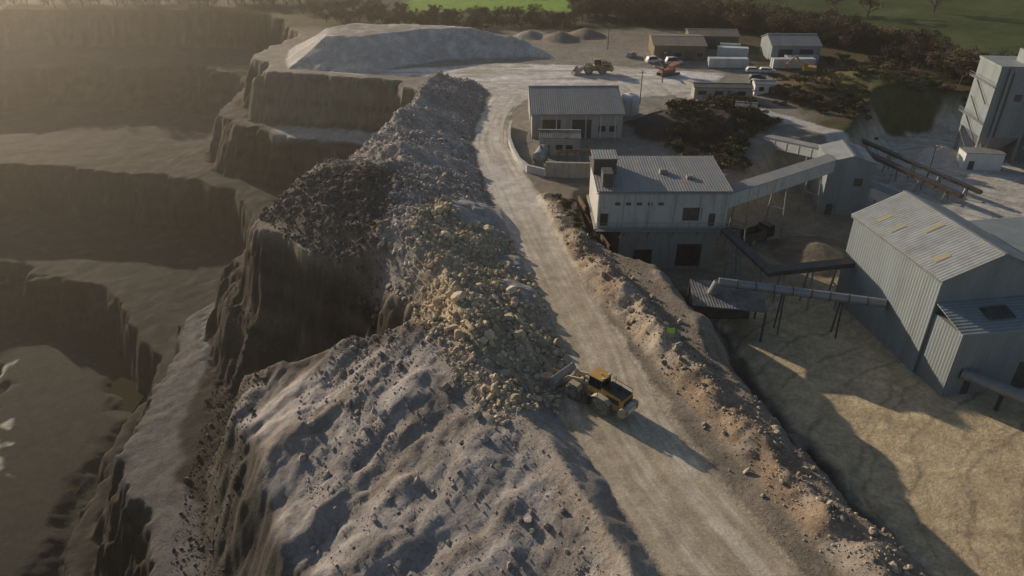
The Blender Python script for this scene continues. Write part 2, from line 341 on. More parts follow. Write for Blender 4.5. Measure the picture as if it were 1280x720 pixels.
class MB:
    def __init__(s): s.v=[];s.f=[]
    def box(s,x0,x1,y0,y1,z0,z1,M=None):
        i=len(s.v); P=[(x0,y0,z0),(x1,y0,z0),(x1,y1,z0),(x0,y1,z0),(x0,y0,z1),(x1,y0,z1),(x1,y1,z1),(x0,y1,z1)]
        if M is not None: P=[tuple(M@Vector(p)) for p in P]
        s.v+=P; s.f+=[tuple(i+j for j in q) for q in ((0,3,2,1),(4,5,6,7),(0,1,5,4),(1,2,6,5),(2,3,7,6),(3,0,4,7))]; return s
    def hexa(s,P):
        i=len(s.v); s.v+=P; s.f+=[tuple(i+j for j in q) for q in ((0,3,2,1),(4,5,6,7),(0,1,5,4),(1,2,6,5),(2,3,7,6),(3,0,4,7))]; return s
    def beam(s,p0,p1,w,h):
        a=Vector(p0);b=Vector(p1);d=(b-a); L=d.length; d.normalize()
        up=Vector((0,0,1)) if abs(d.z)<.95 else Vector((0,1,0))
        r=d.cross(up).normalized(); u=r.cross(d)
        M=Matrix((( d.x,r.x,u.x,a.x),(d.y,r.y,u.y,a.y),(d.z,r.z,u.z,a.z),(0,0,0,1)))
        return s.box(0,L,-w/2,w/2,-h/2,h/2,M)
    def cyl(s,p0,p1,r0,r1=None,n=16,caps=True):
        r1=r0 if r1 is None else r1
        a=Vector(p0);b=Vector(p1);d=(b-a).normalized(); up=Vector((0,0,1)) if abs(d.z)<.95 else Vector((1,0,0))
        r=d.cross(up).normalized();u=r.cross(d);i=len(s.v)
        for p,q in ((a,r0),(b,r1)):
            for j in range(n):
                t=2*math.pi*j/n; s.v.append(tuple(p+r*math.cos(t)*q+u*math.sin(t)*q))
        for j in range(n): k=(j+1)%n; s.f.append((i+j,i+k,i+n+k,i+n+j))
        if caps: s.f.append(tuple(i+j for j in range(n))[::-1]); s.f.append(tuple(i+n+j for j in range(n)))
        return s
    def prism(s,prof,y0,y1,M=None):
        n=len(prof); i=len(s.v); P=[(x,y0,z) for x,z in prof]+[(x,y1,z) for x,z in prof]
        if M is not None: P=[tuple(M@Vector(p)) for p in P]
        s.v+=P
        for j in range(n): k=(j+1)%n; s.f.append((i+j,i+k,i+n+k,i+n+j))
        s.f.append(tuple(i+j for j in range(n))[::-1]); s.f.append(tuple(i+n+j for j in range(n))); return s
    def lathe(s,c,prof,n=24):
        i=len(s.v);m=len(prof)
        for j in range(n):
            t=2*math.pi*j/n
            for r,y in prof: s.v.append((c[0]+r*math.cos(t),c[1]+y,c[2]+r*math.sin(t)))
        for j in range(n):
            k=(j+1)%n
            for q in range(m-1): s.f.append((i+j*m+q,i+j*m+q+1,i+k*m+q+1,i+k*m+q))
        return s
    def done(s,name,mat,parent=None,bevel=0,smooth=False):
        me=bpy.data.meshes.new(name); me.from_pydata(s.v,[],s.f); me.validate(); me.update()
        import bmesh
        bm=bmesh.new(); bm.from_mesh(me); bmesh.ops.recalc_face_normals(bm,faces=bm.faces); bm.to_mesh(me); bm.free()
        me.materials.append(mat); o=bpy.data.objects.new(name,me); scene.collection.objects.link(o)
        if parent: o.parent=parent
        if smooth:
            for p in me.polygons: p.use_smooth=True
        if bevel:
            b=o.modifiers.new('b','BEVEL'); b.width=bevel; b.segments=2; b.limit_method='ANGLE'
        return o
def hz(x,y): return float(terrain(np.array([float(x)]),np.array([float(y)]))[0])

# ---------------------------------------------------------------- ground
def axis(segs):
    out=[]
    for a,b,s in segs:
        n=max(1,int(round((b-a)/s))); out+=list(np.linspace(a,b,n,endpoint=False))
    out.append(segs[-1][1]); return np.array(out)
gx=axis([(-1500,-420,60),(-420,-220,5),(-220,-120,1.1),(-120,-62,.55),(-62,62,.34),(62,140,.7),(140,260,3),(260,460,10),(460,1500,60)])
gy=axis([(-300,-90,15),(-90,30,2.5),(30,130,.34),(130,230,.55),(230,350,1.1),(350,600,8),(600,2500,80)])
X,Y=np.meshgrid(gx,gy); Hh,Cc=terrain(X,Y,True)
ny,nx=X.shape; idx=np.arange(nx*ny).reshape(ny,nx)
F=np.stack([idx[:-1,:-1],idx[:-1,1:],idx[1:,1:],idx[1:,:-1]],-1).reshape(-1,4)
fastmesh('terrain_ground',np.stack([X,Y,Hh],-1).reshape(-1,3),F,M_ground,Cc.reshape(-1,3),True)

def ribbon(name,L,R,step,nac,dz):
    L=np.array(L,float);R=np.array(R,float)
    s=np.r_[0,np.cumsum(np.hypot(*np.diff((L+R)/2,axis=0).T))]; t=np.arange(0,s[-1],step)
    def ip(A):
        o=np.stack([np.interp(t,s,A[:,0]),np.interp(t,s,A[:,1])],-1)
        k=int(5/step); ker=np.ones(2*k+1)/(2*k+1)
        for q in range(2):
            p=np.pad(o[:,q],k,mode='reflect',reflect_type='odd'); o[:,q]=np.convolve(p,ker,'valid')
        return o
    l=ip(L);r=ip(R); u=np.linspace(.07,.93,nac)[None,:,None]
    P=l[:,None,:]*(1-u)+r[:,None,:]*u
    h,c=terrain(P[...,0],P[...,1],True)
    V=np.concatenate([P,(h+dz)[...,None]],-1); n,mm=h.shape; id=np.arange(n*mm).reshape(n,mm)
    F=np.stack([id[:-1,:-1],id[:-1,1:],id[1:,1:],id[1:,:-1]],-1).reshape(-1,4)
    return fastmesh(name,V.reshape(-1,3),F,M_road,c.reshape(-1,3),True)
ribbon('haul_road',ROADL,ROADR,.4,48,.03)
al=[];ar=[]
for i,(a,b_) in enumerate(ACC):
    q=ACC[min(i+1,len(ACC)-1)];p=ACC[max(i-1,0)];d=Vector((q[0]-p[0],q[1]-p[1])).normalized()
    al.append((a-d.y*2.6,b_+d.x*2.6)); ar.append((a+d.y*2.6,b_-d.x*2.6))
ribbon('access_road',al,ar,.6,14,.04)

mb=MB(); mb.v=[(x,y,-52.3) for x,y in [(-82,40),(-82,152),(-176,156),(-172,40)]]; mb.f=[(0,1,2,3)]; mb.done('pit_pond_water',M_water)
# ---------------------------------------------------------------- rocks
import bmesh
def ico(sub):
    bm=bmesh.new(); bmesh.ops.create_icosphere(bm,subdivisions=sub,radius=1); bm.verts.ensure_lookup_table()
    v=np.array([q.co[:] for q in bm.verts]); f=np.array([[a.index for a in q.verts] for q in bm.faces]); bm.free(); return v,f
def rocks(name,xs,ys,size,cols,sub,sink=.25):
    v0,f0=ico(sub); n=len(xs); k=len(v0)
    zs=terrain(xs,ys)
    var=[]
    for i in range(14):
        v=v0.copy()
        for j in range(9):
            d=rng.normal(size=3); d/=np.linalg.norm(d); lim=rng.uniform(.45,.8); t=v@d
            v=v-np.clip(t-lim,0,None)[:,None]*d
        v*= (1+rng.uniform(-.08,.08,(k,1))); var.append(v)
    var=np.array(var)[rng.integers(0,14,n)]
    q=rng.normal(size=(n,4)); q/=np.linalg.norm(q,axis=1)[:,None]; w,x,y,z=q.T
    R=np.stack([1-2*(y*y+z*z),2*(x*y-z*w),2*(x*z+y*w),2*(x*y+z*w),1-2*(x*x+z*z),2*(y*z-x*w),2*(x*z-y*w),2*(y*z+x*w),1-2*(x*x+y*y)],-1).reshape(n,3,3)
    var=var*rng.uniform(.6,1.15,(n,1,3))
    V=np.einsum('nij,nkj->nki',R,var)*size[:,None,None]*.5
    V[...,0]+=xs[:,None];V[...,1]+=ys[:,None];V[...,2]+=(zs+size*sink*.5)[:,None]
    F=(f0[None]+ (np.arange(n)*k)[:,None,None]).reshape(-1,3)
    C=np.repeat(cols,k,axis=0)
    return fastmesh(name,V.reshape(-1,3),F,M_rock,C,False)
def scatter(n,poly):
    P=np.array(poly); lo=P.min(0);hi=P.max(0); x=rng.uniform(lo[0],hi[0],n*4);y=rng.uniform(lo[1],hi[1],n*4)
    m=sd(x,y,poly)>0; return x[m][:n],y[m][:n]
RP=[(-1,56),(5,60),(6.5,73),(3,89),(-.5,104),(-4.5,120),(-8,141),(-9,157),(-6.5,183),(-9,196),(-24,194),(-27,165),(-34,131),(-43,111),(-30,97.5),(-18,88),(-13,81),(-11,72),(-4,60)]
def offcone(x,y):
    k=np.ones(len(x),bool)
    for (cx,cy,r) in ((-4.5,107,5.5),(1.5,84,2.4),(.5,93,2.5)): k&=(np.hypot(x-cx,y-cy)>r*(.8+.5*rng.random(len(x))))
    return k
def rcol(x,y):
    warm=ss((114-y)/12)*ss((x+17)/6)
    base=np.outer(1-warm,(.45,.415,.395))+np.outer(warm,(.55,.46,.335))
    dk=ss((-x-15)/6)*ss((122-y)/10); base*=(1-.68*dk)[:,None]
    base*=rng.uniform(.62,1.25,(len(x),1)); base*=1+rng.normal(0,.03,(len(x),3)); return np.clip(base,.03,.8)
x,y=scatter(19000,RP); k=offcone(x,y); x=x[k];y=y[k]
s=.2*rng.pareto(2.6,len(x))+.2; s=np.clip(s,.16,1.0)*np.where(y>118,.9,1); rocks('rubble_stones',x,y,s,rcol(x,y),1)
x,y=scatter(6000,RP); keep=(fbm(x/7,y/7,3,5)+.3*(y<112)-.12*(y>122)>-.05)&offcone(x,y); x=x[keep];y=y[keep]
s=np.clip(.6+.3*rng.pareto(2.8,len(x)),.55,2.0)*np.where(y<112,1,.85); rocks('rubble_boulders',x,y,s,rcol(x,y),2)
HP=[(-11,75),(-3,62),(4,52),(9,38),(12,20),(-14,20),(-20,50),(-26,70),(-22,77)]
x,y=scatter(14000,HP); k=fbm(x/5,y/5,3,44)+.25*ss((y-60)/10)>.18; k|=rng.random(len(x))<.22; x=x[k];y=y[k]; s=np.clip(.12+.12*rng.pareto(2.3,len(x)),.11,1.3)
rocks('heap_stones',x,y,s,np.array((.37,.34,.325))*rng.uniform(.65,1.25,(len(x),1)),1)
t=rng.uniform(0,1,4800); bp=np.array([(a,b_) for a,b_,_ in BERM[:8]]); sl=np.r_[0,np.cumsum(np.hypot(*np.diff(bp,axis=0).T))]
tt=t*sl[-1]; x=np.interp(tt,sl,bp[:,0])+rng.normal(1.2,2.0,len(t)); y=np.interp(tt,sl,bp[:,1])+rng.normal(.6,1,len(t))
s=np.clip(.16+.15*rng.pareto(2.4,len(x)),.14,1.3); k=sd(x,y,ROADP)<-.3; x=x[k];y=y[k];s=s[k]
rocks('berm_stones',x,y,s,np.array((.42,.355,.285))*rng.uniform(.55,1.3,(len(x),1)),1)
SP=[(-31,82),(-32,90),(-44,105),(-49,114),(-50,95),(-46,72),(-38,45),(-31,45),(-33,60)]
x,y=scatter(2600,SP); s=np.clip(.18+.18*rng.pareto(2.6,len(x)),.16,1.3); rocks('scree_stones',x,y,s,np.array((.085,.076,.065))*rng.uniform(.7,1.6,(len(x),1)),1)

# ---------------------------------------------------------------- buildings
def gable(name,loc,rz,W,L,ht,rise,wall,roof,over=.3,ridge='y',extra=None):
    """local: x 0..W, y 0..L, ridge along y (or along x)"""
    e=empty(name,loc,rz)
    if ridge=='y':
        MB().prism([(0,-2),(W,-2),(W,ht),(W/2,ht+rise),(0,ht)],0,L).done('walls',wall,e)
        r=MB()
        for sgn in (0,1):
            xe=-over if sgn==0 else W+over; ze=ht-rise*over/(W/2)
            P=[(xe,-over,ze+.03),(W/2,-over,ht+rise+.03),(W/2,L+over,ht+rise+.03),(xe,L+over,ze+.03)]
            r.hexa(P+[(a,b_,c+.14) for a,b_,c in P])
        r.done('roof',roof,e)
        MB().box(W/2-.25,W/2+.25,-over-.02,L+over+.02,ht+rise+.12,ht+rise+.24).done('ridge_cap',M_steel,e)
    else:
        q=MB(); prof=[(0,-2),(L,-2),(L,ht),(L/2,ht+rise),(0,ht)]
        P=[(0,y_,z_) for y_,z_ in prof]+[(W,y_,z_) for y_,z_ in prof]; q.v=P
        for j in range(5): k=(j+1)%5; q.f.append((j,k,5+k,5+j))
        q.f+= [(4,3,2,1,0),(5,6,7,8,9)]
        q.done('walls',wall,e); r=MB()
        for ye in (-over,L+over):
            ze=ht-rise*over/(L/2)
            P=[(-over,ye,ze+.03),(-over,L/2,ht+rise+.03),(W+over,L/2,ht+rise+.03),(W+over,ye,ze+.03)]
            r.hexa(P+[(a,b_,c+.14) for a,b_,c in P])
        r.done('roof',roof,e)
        MB().box(-over-.02,W+over+.02,L/2-.25,L/2+.25,ht+rise+.12,ht+rise+.24).done('ridge_cap',M_steel,e)
    return e
e=gable('workshop_shed',(4.2,150,0),math.radians(1),19,22,5.2,2.8,M_conc,M_roofgrey,.4,'x')
MB().box(2,6,-.06,.02,0,4).box(8.5,12.5,-.06,.02,0,4).done('door_openings',M_black,e)
MB().box(14,15.5,-.06,.02,1.4,2.6).box(16.3,17.8,-.06,.02,1.4,2.6).done('windows',M_glass,e)
m_=MB()
for i in range(6): m_.box(1.9+i*3.1,2.15+i*3.1,-.2,.0-.063,-.5,5)
m_.done('piers',M_concw,e)
MB().cyl((-.35,.3,5),(-.35,.3,0),.07,n=8).box(-.4,19.4,-.62,-.44,4.9,5.05).done('gutter_and_downpipe',M_steel,e)
e=gable('plant_house',(5.4,139.5,0),math.radians(-2),8,5,3.6,.7,M_conc,M_rooffib,.25,'x')
MB().box(1,2.1,-.05,.02,0,2.1).done('door',M_dark,e); MB().box(3.3,4.6,-.05,.02,1.2,2.2).box(5.3,6.6,-.05,.02,1.2,2.2).done('windows',M_glass,e)
e=empty('storage_tank',(5.6,135,0),math.radians(75))
MB().cyl((-2.4,0,1.9),(2.4,0,1.9),1.15,n=28).cyl((-2.4,0,1.9),(-2.75,0,1.9),1.15,.6,28).cyl((2.4,0,1.9),(2.75,0,1.9),1.15,.6,28).done('vessel',M_steel,e)
MB().box(-1.9,-1.5,-.9,.9,-.2,1.3).box(1.5,1.9,-.9,.9,-.2,1.3).done('saddles',M_conc,e); MB().cyl((0,0,3),(0,0,3.6),.25,n=12).done('manhole',M_dark,e)
# white round tank beside the workshop
e=empty('water_tank',(27.2,168,0))
q=MB().cyl((0,0,-.3),(0,0,3.6),2.3,n=36)
pr=[(2.3,3.6),(2.1,4.0),(1.5,4.4),(.7,4.6),(.15,4.65)]
for (r0,z0),(r1,z1) in zip(pr[:-1],pr[1:]): q.cyl((0,0,z0),(0,0,z1),r0,r1,36,False)
q.cyl((0,0,4.6),(0,0,4.85),.3,n=16); q.done('tank_shell',M_white,e)
q=MB()
for a in (-.2,.2): q.beam((a,-2.4,0),(a,-2.4,4.2),.05,.05)
for i in range(11): q.beam((-.2,-2.4,.3+i*.36),(.2,-2.4,.3+i*.36),.04,.04)
q.cyl((1.6,-1.8,.4),(1.6,-3.6,.4),.12,n=10); q.done('ladder_and_outlet',M_steel,e)
e=empty('pipe_rack',(9,133,0),math.radians(4))
l=MB()
for i in range(5):
    l.beam((i*1.6,0,-.3),(i*1.6,0,2.6),.12,.12).beam((i*1.6,2,-.3),(i*1.6,2,2.6),.12,.12).beam((i*1.6,0,2.6),(i*1.6,2,2.6),.12,.12)
l.done('frame',M_dark,e); MB().cyl((-.5,.5,2.8),(7,.5,2.8),.15,n=10).cyl((-.5,1.1,2.85),(7,1.1,2.85),.2,n=10).cyl((3,1.6,2.8),(7,1.6,2.8),.12,n=10).done('pipes',M_rust,e)
# crusher house
e=empty('crusher_house',(0,0,0))
MB().box(13.5,34,106,119,0,6.3).done('upper_walls',M_concw,e)
MB().box(17.5,33.2,107.0,118.6,-9,0).done('lower_walls',M_conc,e)
MB().box(13.1,34.4,105.5,119.4,-.35,0-.003).done('floor_slab',M_conc,e)
r=MB(); P=[(13.2,105.6,6.15),(34.3,105.6,6.15),(34.3,119.5,6.9),(13.2,119.5,6.9)]; r.hexa(P+[(a,b_,c+.18) for a,b_,c in P]); r.done('roof',M_roofgrey,e)
MB().box(14.2,15.8,107.2,110,6.3,8.6).box(13.2,16.9,112,116,6.5,9.2).done('roof_plant',M_dark,e)
MB().box(13.0,17.1,111.8,116.2,9.2,9.35).box(24,25.2,112,113.2,6.6,7.4).box(28,29,110,111,6.5,7.1).done('roof_plant_cover',M_roofgrey,e)
w=MB()
for i in range(5): w.box(16.2+i*1.7,17.0+i*1.7,105.95,106.02,3.8,4.3)
w.box(27,30,105.95,106.02,1.2,3.4).box(31.2,32.2,105.95,106.02,.3,2.4); w.done('openings',M_dark,e)
w=MB()
for i in range(6): w.box(13.6+i*4.0,13.85+i*4.0,105.9-.09,105.995,0.01,6.1)
w.done('wall_ribs',M_concw,e)
MB().box(20,23,106.93,107.02,-8,-4.5).box(27,31,106.93,107.02,-7.5,-3.5).box(14,15.2,105.94,106.01,.3,2.4).done('lower_doors',M_black,e)
MB().box(13.2,34.3,105.3,105.42,5.95,6.12).done('gutter',M_steel,e)
w=MB()
for i in range(14): w.beam((13.3+i*1.62,105.2,0),(13.3+i*1.62,105.2,1.1),.06,.06)
for z in (.55,1.1): w.beam((13.3,105.2,z),(34.4,105.2,z),.05,.05)
w.box(13.3,34.4,104.6,105.28,-.15,-.05); w.done('walkway',M_steel,e)
w=MB()
for i in range(6): w.beam((14+i*3.9,104.9,-.1),(14+i*3.9,106.2,-1.6),.1,.1)
w.done('walkway_brackets',M_dark,e)
w=MB()
for i in range(22): w.box(34.6,35.8,105-i*.36,105.3-i*.36,-.2-i*.36,-.14-i*.36)
for s in (34.55,35.85): w.beam((s,105.2,-.2),(s,97.2,-8.1),.08,.25); w.beam((s,105.2,.9),(s,97.2,-7.0),.05,.05)
w.done('outside_stair',M_steel,e)
# transfer tower
e=gable('transfer_tower',(59,129,-8),math.radians(-8),8,9,10.5,1.2,M_clad,M_cladroofX,.2,'y')
MB().box(1,2.2,-.06,.02,0,2.2).box(5,6.5,-.06,.02,6,7.5).done('openings',M_dark,e)
def conveyor(name,p0,p1,w,h,mat,legs=4,roof=True):
    e=empty(name); a=Vector(p0);b_=Vector(p1); d=b_-a; side=Vector((-d.y,d.x,0)).normalized()
    MB().beam(p0,p1,w,h).done('gallery',mat,e)
    up=Vector((0,0,h/2+.09)); MB().beam(a+up,b_+up,w+.3,.1).done('gallery_roof',M_roofgrey if roof else M_dark,e)
    l=MB()
    for i in range(legs):
        t=(i+.5)/legs; p=a+d*t
        for s in (-1,1):
            q=p+side*s*(w/2-.1); g=q+side*s*.8; z=hz(g.x,g.y)
            l.beam((g.x,g.y,z-.5),(q.x,q.y,p.z-h/2),.22,.22)
        z=hz(p.x,p.y); mz=(z+p.z)/2
        l.beam(p-side*(w/2+.3)+Vector((0,0,mz-p.z)),p+side*(w/2+.3)+Vector((0,0,mz-p.z)),.15,.15)
    l.done('trestles',M_steel,e)
    l=MB(); n=int(d.length/2.5)
    for i in range(n+1):
        p=a+d*(i/n)
        for s in (-1,1): l.beam(p+side*s*(w/2+.03)-Vector((0,0,h/2)),p+side*s*(w/2+.03)+Vector((0,0,h/2)),.07,.06)
    l.done('side_ribs',mat,e); return e
conveyor('conveyor_gallery',(34.2,110,3.2),(60.5,131,1.6),2.6,2.4,M_concw,3)
conveyor('conveyor_gallery',(54,150,-.5),(62,137.5,1.0),2.2,2.0,M_white,2)
conveyor('conveyor_gallery',(66.5,131,-3),(77,119,-4.5),2.2,2.0,M_white,2)
conveyor('belt_conveyor',(33.5,104.6,.2),(38,93.5,-1.8),1.2,.5,M_dark,2,False)
conveyor('belt_conveyor',(38,94.6,-1.9),(50.6,95.4,-.8),1.5,.7,M_dark,3,False)
conveyor('ground_conveyor',(60,176,0),(88,133,-6.2),1.4,.6,M_rust,9,False)
conveyor('ground_conveyor',(64,177.5,0),(93,135,-6.2),1.0,.5,M_dark,9,False)
e=empty('loading_shelter')
P=[(25,86.5,-2.8),(35,85.3,-3.2),(36,91.5,-2.6),(26,93,-2.3)]; MB().hexa(P+[(a,b_,c+.16) for a,b_,c in P]).done('roof',M_rooffib,e)
l=MB()
for a,b_,c in P: l.beam((a*.98+.6,b_,-9),(a*.98+.6,b_,c),.25,.25)
l.box(27,35,91.3,91.5,-9,-2.7); l.done('frame',M_dark,e)
e=empty('dust_duct')
DE=Vector((51.4,86.2,-2.2)); DS=Vector((29,89.4,-.6))
MB().cyl(DS,DE,.62,n=20).cyl(DS,(28.3,89.5,-2.6),.64,n=20).done('duct',M_steel,e,smooth=False)
l=MB()
for i in range(1,9):
    p=DS.lerp(DE,i/9); q=p+Vector((.12,-.016,0)); l.cyl(p,q,.7,n=20)
for t in (.4,.75):
    p=DS.lerp(DE,t)
    for s in (-.9,.9): l.beam((p.x,p.y+s,-9),(p.x,p.y+s*.4,p.z-.6),.18,.18)
l.done('flanges_and_legs',M_dark,e)
# processing shed (main + annexe)
ang=math.atan2(3,19.2)
e=gable('processing_shed',(52.9,78.2,-8),ang,14.5,19.5,14,3.0,M_clad,M_cladroofX,.35,'y')
r=MB()
for (u0,u1,y0,y1) in ((.15,.42,3.2,4.1),(.15,.42,15.4,16.3),(.5,.85,9.2,10.1),(.12,.4,12.2,12.9)):
    P=[]
    for u_,yy in ((u0,y0),(u1,y0),(u1,y1),(u0,y1)): P.append((7.25*u_,yy,14+3*u_+.19))
    r.hexa(P+[(a,b_,c+.03) for a,b_,c in P])
r.done('skylights',M_sky,e)
r=MB(); r.box(-.28,-.02,-.35,19.85,13.55,13.75); r.done('gutter',M_steel,e)
MB().box(.4,16,-5.2,-.01,-2,9.2).done('annexe_walls',M_clad,e)
P=[(.15,-5.5,9.22),(16.3,-5.5,9.22),(16.3,-.02,10.6),(.15,-.02,10.6)]; MB().hexa(P+[(a,b_,c+.15) for a,b_,c in P]).done('annexe_roof',M_cladroofX,e)
P=[(5,-3.6,9.9),(8.6,-3.6,9.9),(8.6,-1.6,10.4),(5,-1.6,10.4)]; MB().hexa(P+[(a,b_,c+.15) for a,b_,c in P]).done('roof_hatch',M_dark,e)
MB().box(10,13,-5.27,-5.19,0,4.2).box(3,4,-5.27,-5.19,0,2.1).done('doors',M_dark,e)
MB().box(14.5+.02,30,2,19,-2,12).done('east_bay_walls',M_clad,e)
P=[(14.55,1.7,12.3),(30.4,1.7,9.6),(30.4,19.3,9.6),(14.55,19.3,12.3)]; MB().hexa(P+[(a,b_,c+.15) for a,b_,c in P]).done('east_bay_roof',M_cladroofX,e)
e=empty('discharge_pipe')
MB().cyl((56,73.5,-4.6),(68,63.5,-5.6),.75,n=20).done('pipe',M_steel,e)
l=MB()
for t in (.3,.6,.9):
    p=Vector((56,73.5,-4.6)).lerp(Vector((68,63.5,-5.6)),t); l.beam((p.x,p.y,-9),(p.x,p.y,p.z-.6),.25,.5)
l.done('supports',M_dark,e)
# silo tower on the right
e=empty('silo_tower',(103.5,157,-8),math.radians(-6))
MB().box(0,9,0,10,6,21).done('upper_body',M_clad,e); MB().box(-.2,9.2,-.2,10.2,20.97,21.4).done('roof',M_cladroofX,e)
MB().box(5.5,9.4,.6,6,21.41,24).done('head_house',M_clad,e)
l=MB()
for a in (.4,8.6):
    for b_ in (.4,9.6): l.beam((a,b_,-1),(a,b_,6),.6,.6)
for z in (9,17):
    l.box(-1.0,-.02,-.9,10.5,z,z+.1); l.beam((-1,-.9,z+1),(-1,10.5,z+1),.06,.06); l.beam((-1,-.9,z+.5),(-1,10.5,z+.5),.06,.06)
    for q in range(7): l.beam((-1,-.9+q*1.9,z),(-1,-.9+q*1.9,z+1),.06,.06)
for z in (2,6,10,14): l.beam((-.5,1 if z%8 else 8,z-1),(-.5,8 if z%8 else 1,z+3),.3,.12)
l.done('legs_and_walkways',M_steel,e); P=[(3,3,2),(6,3,2),(6,7,2),(3,7,2),(0.3,.3,5.98),(8.7,.3,5.98),(8.7,9.7,5.98),(.3,9.7,5.98)]; MB().hexa(P).done('hopper',M_steel,e)
MB().cyl((2,-.4,3),(2,-.4,21),.3,n=12).cyl((3,-.3,6),(3,-.3,20),.18,n=10).cyl((9.4,-1,4),(15,-3,13),.5,n=14).done('pipes',M_steel,e)
MB().box(-4,4,-5,-1.2,-1,3.8).done('white_kiosk',M_white,e); MB().box(-4.1,4.1,-5.1,-1.1,3.8,3.95).done('kiosk_roof',M_roofgrey,e)
MB().box(-3,-1.8,-5.06,-4.98,0,2.1).done('kiosk_door',M_dark,e); MB().box(9.05,18,2,9,-1,12).done('side_bay',M_clad,e)
MB().box(4.5,6,-.06,.01,14,15.5).done('louvre',M_dark,e)
conveyor('conveyor_gallery',(112,160,10),(135,140,-4),2.2,2.0,M_clad,4)
e=empty('storage_silo',(118,150,-8)); MB().cyl((0,0,3),(0,0,15),3,n=28).cyl((0,0,15),(0,0,16.5),3,.6,28).cyl((0,0,3),(0,0,1),3,.6,28).done('vessel',M_steel,e,smooth=False)
l=MB()
for a in range(4): l.beam((2.7*math.cos(a*1.57+.7),2.7*math.sin(a*1.57+.7),-1),(2.7*math.cos(a*1.57+.7),2.7*math.sin(a*1.57+.7),4),.3,.3)
l.done('legs',M_dark,e)
# upper depot
e=gable('brown_workshop',(42,222,0),math.radians(-4),15,17,4.2,1.0,M_brown,M_brownroof,.4,'x')
MB().box(2,5,-.05,.01,0,3).box(9,12,-.05,.01,0,3).done('doors',M_dark,e); MB().box(6,8,-.05,.01,1.2,2.2).box(12.6,14.2,-.05,.01,1.2,2.2).done('windows',M_glass,e)
e=gable('brown_workshop',(56,238,0),math.radians(-4),15,11,3.8,1.0,M_brown,M_brownroof,.4,'x'); MB().box(5,8,-.05,.01,0,3).done('doors',M_dark,e)
e=gable('grey_shed',(76,220,0),math.radians(-3),14,13,4.6,2.0,M_clad,M_roofgrey,.3,'x'); MB().box(2,6,-.05,.01,0,3.6).box(8,12,-.05,.01,0,3.6).done('doors',M_black,e)
def container(loc,rz,L,mat,name='shipping_container'):
    e=empty(name,loc,math.radians(rz)); MB().box(0,L,0,2.44,.15,2.7).done('body',mat,e,.03)
    l=MB()
    for i in range(int(L/.6)): l.box(.25+i*.6,.5+i*.6,-.05,-.004,.35,2.5).box(.25+i*.6,.5+i*.6,2.444,2.49,.35,2.5)
    for a in (-.03,L-.12):
        for b_ in (-.06,2.35): l.box(a,a+.15,b_,b_+.15,0,2.76)
    l.done('ribs_and_posts',mat,e); MB().box(-.05,-.006,1.1,1.16,.3,2.5).box(-.05,-.006,1.3,1.36,.3,2.5).done('door_bars',M_dark,e)
M_cont=corr('container_white',(.6,.62,.62),'X',.4,.5,.25); M_contb=corr('container_blue',(.28,.34,.40),'X',.4,.5,.3)
container((62,227,0),-12,9,M_white); container((56,212,0),-3,11,M_cont); container((74,211,0),2,12,M_cont); container((79,214.5,0),2,9,M_contb); container((64,231.5,0),-12,6,M_contb)
e=gable('site_office',(45,180.5,0),math.radians(-4),14,4.5,2.8,.5,M_conc,M_brownroof,.25,'x'); MB().box(1,3,-.05,.01,1,2).box(5,7,-.05,.01,1,2).box(10.5,12.5,-.05,.01,1,2).done('windows',M_glass,e); MB().box(8,9,-.05,.01,0,2.1).done('door',M_dark,e)
e=gable('weighbridge_hut',(61,184,0),math.radians(-6),5,4,2.6,.5,M_white,M_roofgrey,.2,'x'); MB().box(1,2.2,-.05,.01,1,2).done('window',M_glass,e); MB().box(3.4,4.3,-.05,.01,0,2.1).done('door',M_dark,e)
e=gable('pump_house',(50,162,1.0),math.radians(-20),4.5,3.5,2.4,.5,M_brown,M_rooffib,.2,'x'); MB().box(1,2,-.05,.01,0,2).done('door',M_dark,e)

def wall(name,pts,h,t,mat,posts=None,cop=True):
    e=empty(name); w=MB();c=MB()
    for i in range(len(pts)-1):
        a=Vector(pts[i]+(0,));b_=Vector(pts[i+1]+(0,)); za=hz(*pts[i]);zb=hz(*pts[i+1])
        g=(b_-a).normalized()*.01; zm=(za+zb)/2
        w.beam((a.x,a.y,zm+h/2-.6),(b_.x-g.x,b_.y-g.y,zm+h/2-.6),t,h+1.2)
        if cop: c.beam((a.x,a.y,zm+h+.05),(b_.x-g.x,b_.y-g.y,zm+h+.05),t+.14,.1)
    w.done('wall_panels',mat,e)
    if cop: c.done('coping',mat,e)
wall('concrete_barrier',[(-.2,158),(-.6,152),(-.5,146),(.2,140),(1.3,134),(3,130),(6,128)],1.4,.4,M_concw)
wall('retaining_wall',[(6.2,128),(10,127.6),(14.6,127.4)],2.8,.5,M_conc)
wall('rusty_sheet_wall',[(11.6,118),(12.3,113),(13.2,108),(14.0,103.5),(14.8,99.5)],1.5,.2,M_rust)

